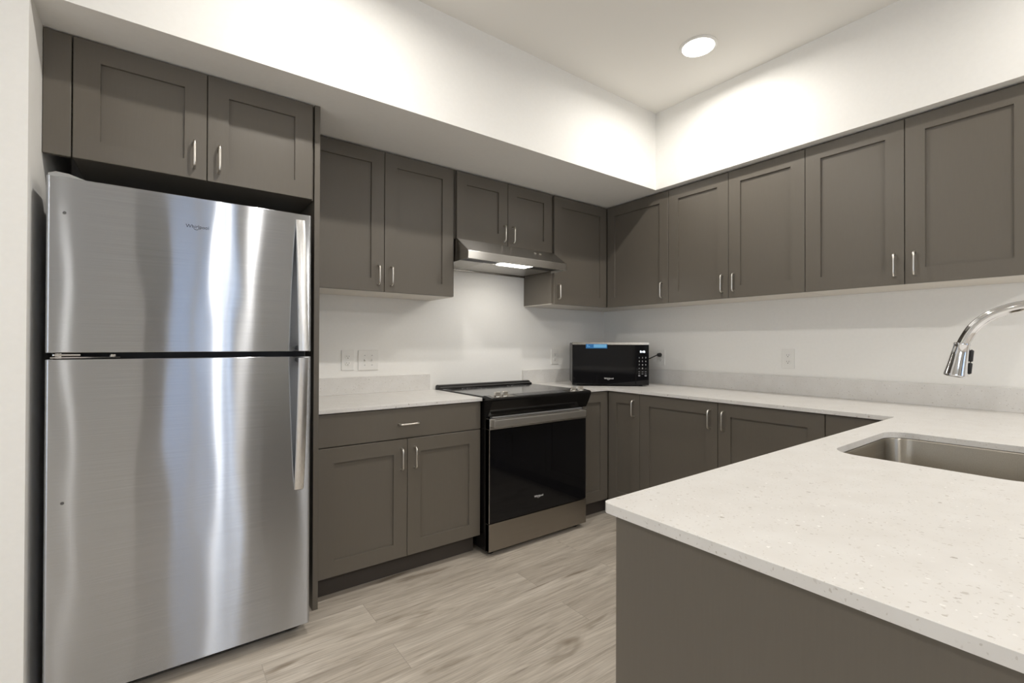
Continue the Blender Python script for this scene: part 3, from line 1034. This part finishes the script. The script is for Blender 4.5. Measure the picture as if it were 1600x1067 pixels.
# power cord to the outlet on the right wall
inv = Matrix.Rotation(-ang, 4, 'Z') @ Matrix.Translation(-Vector((cmid.x, cmid.y, CT)))
pl = Vector((-0.012, -0.609, 1.143))
start = Vector((cmid.x, cmid.y, 0)) + Vector((math.cos(ang), math.sin(ang), 0)) * (WM - 0.01) + Vector((-math.sin(ang), math.cos(ang), 0)) * 0.375
pts = [start + Vector((0, 0, CT + 0.10)), Vector((-0.075, -0.50, 1.09)), Vector((-0.075, -0.56, 1.115)), Vector((-0.055, -0.595, 1.135)), pl + Vector((-0.03, 0, 0.0))]
bm = bmesh.new()
add_tube(bm, [inv @ Vector(p) for p in smoothpath([tuple(p) for p in pts], 5)], 0.0042, 8)
cordo = obj('power_cord', bm, M['black_matte'], t, smooth=50)
bm = bmesh.new()
add_tube(bm, [inv @ (pl + Vector((-0.034, 0, 0))), inv @ (pl + Vector((-0.026, 0, 0))), inv @ (pl + Vector((-0.010, 0, 0))), inv @ (pl + Vector((0.0025, 0, 0)))], [0.006, 0.013, 0.016, 0.016], 14)
obj('plug', bm, M['black_matte'], cordo, smooth=50)

# ------------------------------------------------------------------ outlets
def outlet(label, loc, rot, w=0.076, h=0.124, name='outlet', kind='outlet', group=None):
    """local: face looks to -y, origin at the plate's centre on the wall"""
    t = thing(name, label, kind, loc, rot, group)
    bm = bmesh.new()
    add_box(bm, -w / 2, w / 2, -0.006, -0.0005, -h / 2, h / 2, bevel=0.002)
    obj('cover_plate', bm, M['plate'], t)
    gangs = [0.0] if w < 0.1 else [-0.023, 0.023]
    for g in gangs:
        if kind == 'outlet':
            for s in (-1, 1):
                bm = bmesh.new()
                pts = [(g + 0.0165 * math.cos(a), s * 0.0205 + 0.0145 * math.sin(a)) for a in [2 * PI * k / 24 for k in range(24)]]
                add_prism(bm, pts, 'y', -0.0085, -0.0055)
                o = obj('receptacle', bm, M['plate'], t, bevel=0.0006)
                bm = bmesh.new()
                add_box(bm, g - 0.0075, g - 0.0055, -0.0088, -0.0083, s * 0.0205 - 0.001, s * 0.0205 + 0.007)
                add_box(bm, g + 0.0055, g + 0.0075, -0.0088, -0.0083, s * 0.0205 - 0.001, s * 0.0205 + 0.007)
                add_tube(bm, [(g, -0.0083, s * 0.0205 - 0.0075), (g, -0.0088, s * 0.0205 - 0.0075)], 0.0028, 10)
                obj('socket_slots', bm, M['slot'], o)
        else:
            bm = bmesh.new()
            add_box(bm, g - 0.006, g + 0.006, -0.0075, -0.0055, -0.013, 0.013)
            o = obj('toggle_collar', bm, M['plate'], t)
            bm = bmesh.new()
            add_prism(bm, [(-0.0075, -0.006), (-0.020, 0.001), (-0.020, 0.008), (-0.0075, 0.006)], 'x', g - 0.0042, g + 0.0042)
            obj('toggle', bm, M['plate'], o, bevel=0.001)
            for zz in (-0.03, 0.03):
                bm = bmesh.new()
                add_tube(bm, [(g, -0.0055, zz), (g, -0.0068, zz)], 0.003, 8)
                obj('plate_screw', bm, M['grey_plastic'], t)
    return t


outlet('white duplex outlet left of the two-gang switch plate, over the left counter', (-2.294, 0, 1.124), 0)
outlet('white two-gang toggle switch plate on the wall behind the left counter', (-2.166, 0, 1.121), 0, w=0.128, name='switch_plate', kind='switch')
outlet('white duplex outlet on the back wall just left of the microwave', (-0.597, 0, 1.122), 0)
outlet('white duplex outlet on the right wall with the black microwave plug in it', (0, -0.609, 1.124), RB)
outlet('white duplex outlet on the right wall, empty, between the microwave and the faucet', (0, -1.563, 1.138), RB)

# ------------------------------------------------------------------ recessed ceiling lights
def downlight(label, x, y):
    t = thing('recessed_light', label, 'ceiling light', (x, y, CEIL), 0, 'recessed ceiling lights')
    bm = bmesh.new()
    n = 40
    prof = [(0.098, -0.0008), (0.098, -0.004), (0.092, -0.008), (0.084, -0.008), (0.084, -0.0008)]
    rr = [[bm.verts.new((r * math.cos(2 * PI * k / n), r * math.sin(2 * PI * k / n), z)) for k in range(n)] for r, z in prof]
    for i in range(len(rr)):
        a, b = rr[i], rr[(i + 1) % len(rr)]
        for k in range(n):
            bm.faces.new((a[k], a[(k + 1) % n], b[(k + 1) % n], b[k]))
    obj('trim_ring', bm, M['trim_white'], t, smooth=40)
    bm = bmesh.new()
    add_tube(bm, [(0, 0, -0.001), (0, 0, -0.006), (0, 0, -0.0095)], [0.0835, 0.0835, 0.079], n)
    obj('lens', bm, M['lens'], t, smooth=40)
    return t


downlight('round recessed ceiling light, lit, near the corner above the range', *LAMPS[0][:2])
downlight('round recessed ceiling light, lit, out in front of the refrigerator', *LAMPS[1][:2])
downlight('round recessed ceiling light, lit, above the peninsula sink', *LAMPS[2][:2])
downlight('round recessed ceiling light, lit, above the end of the peninsula', *LAMPS[3][:2])
downlight('added unseen ceiling fill light by the right wall beyond the peninsula', *LAMPS[4][:2])
downlight('added unseen ceiling fill light between the peninsula and the glazed opening', *LAMPS[5][:2])
downlight('added unseen ceiling fill light in front of the plain white wall left of the refrigerator', *LAMPS[6][:2])
downlight('added unseen ceiling fill light in the middle of the left living area row', *LAMPS[7][:2])
downlight('added unseen ceiling fill light in the far left corner of the living area', *LAMPS[8][:2])
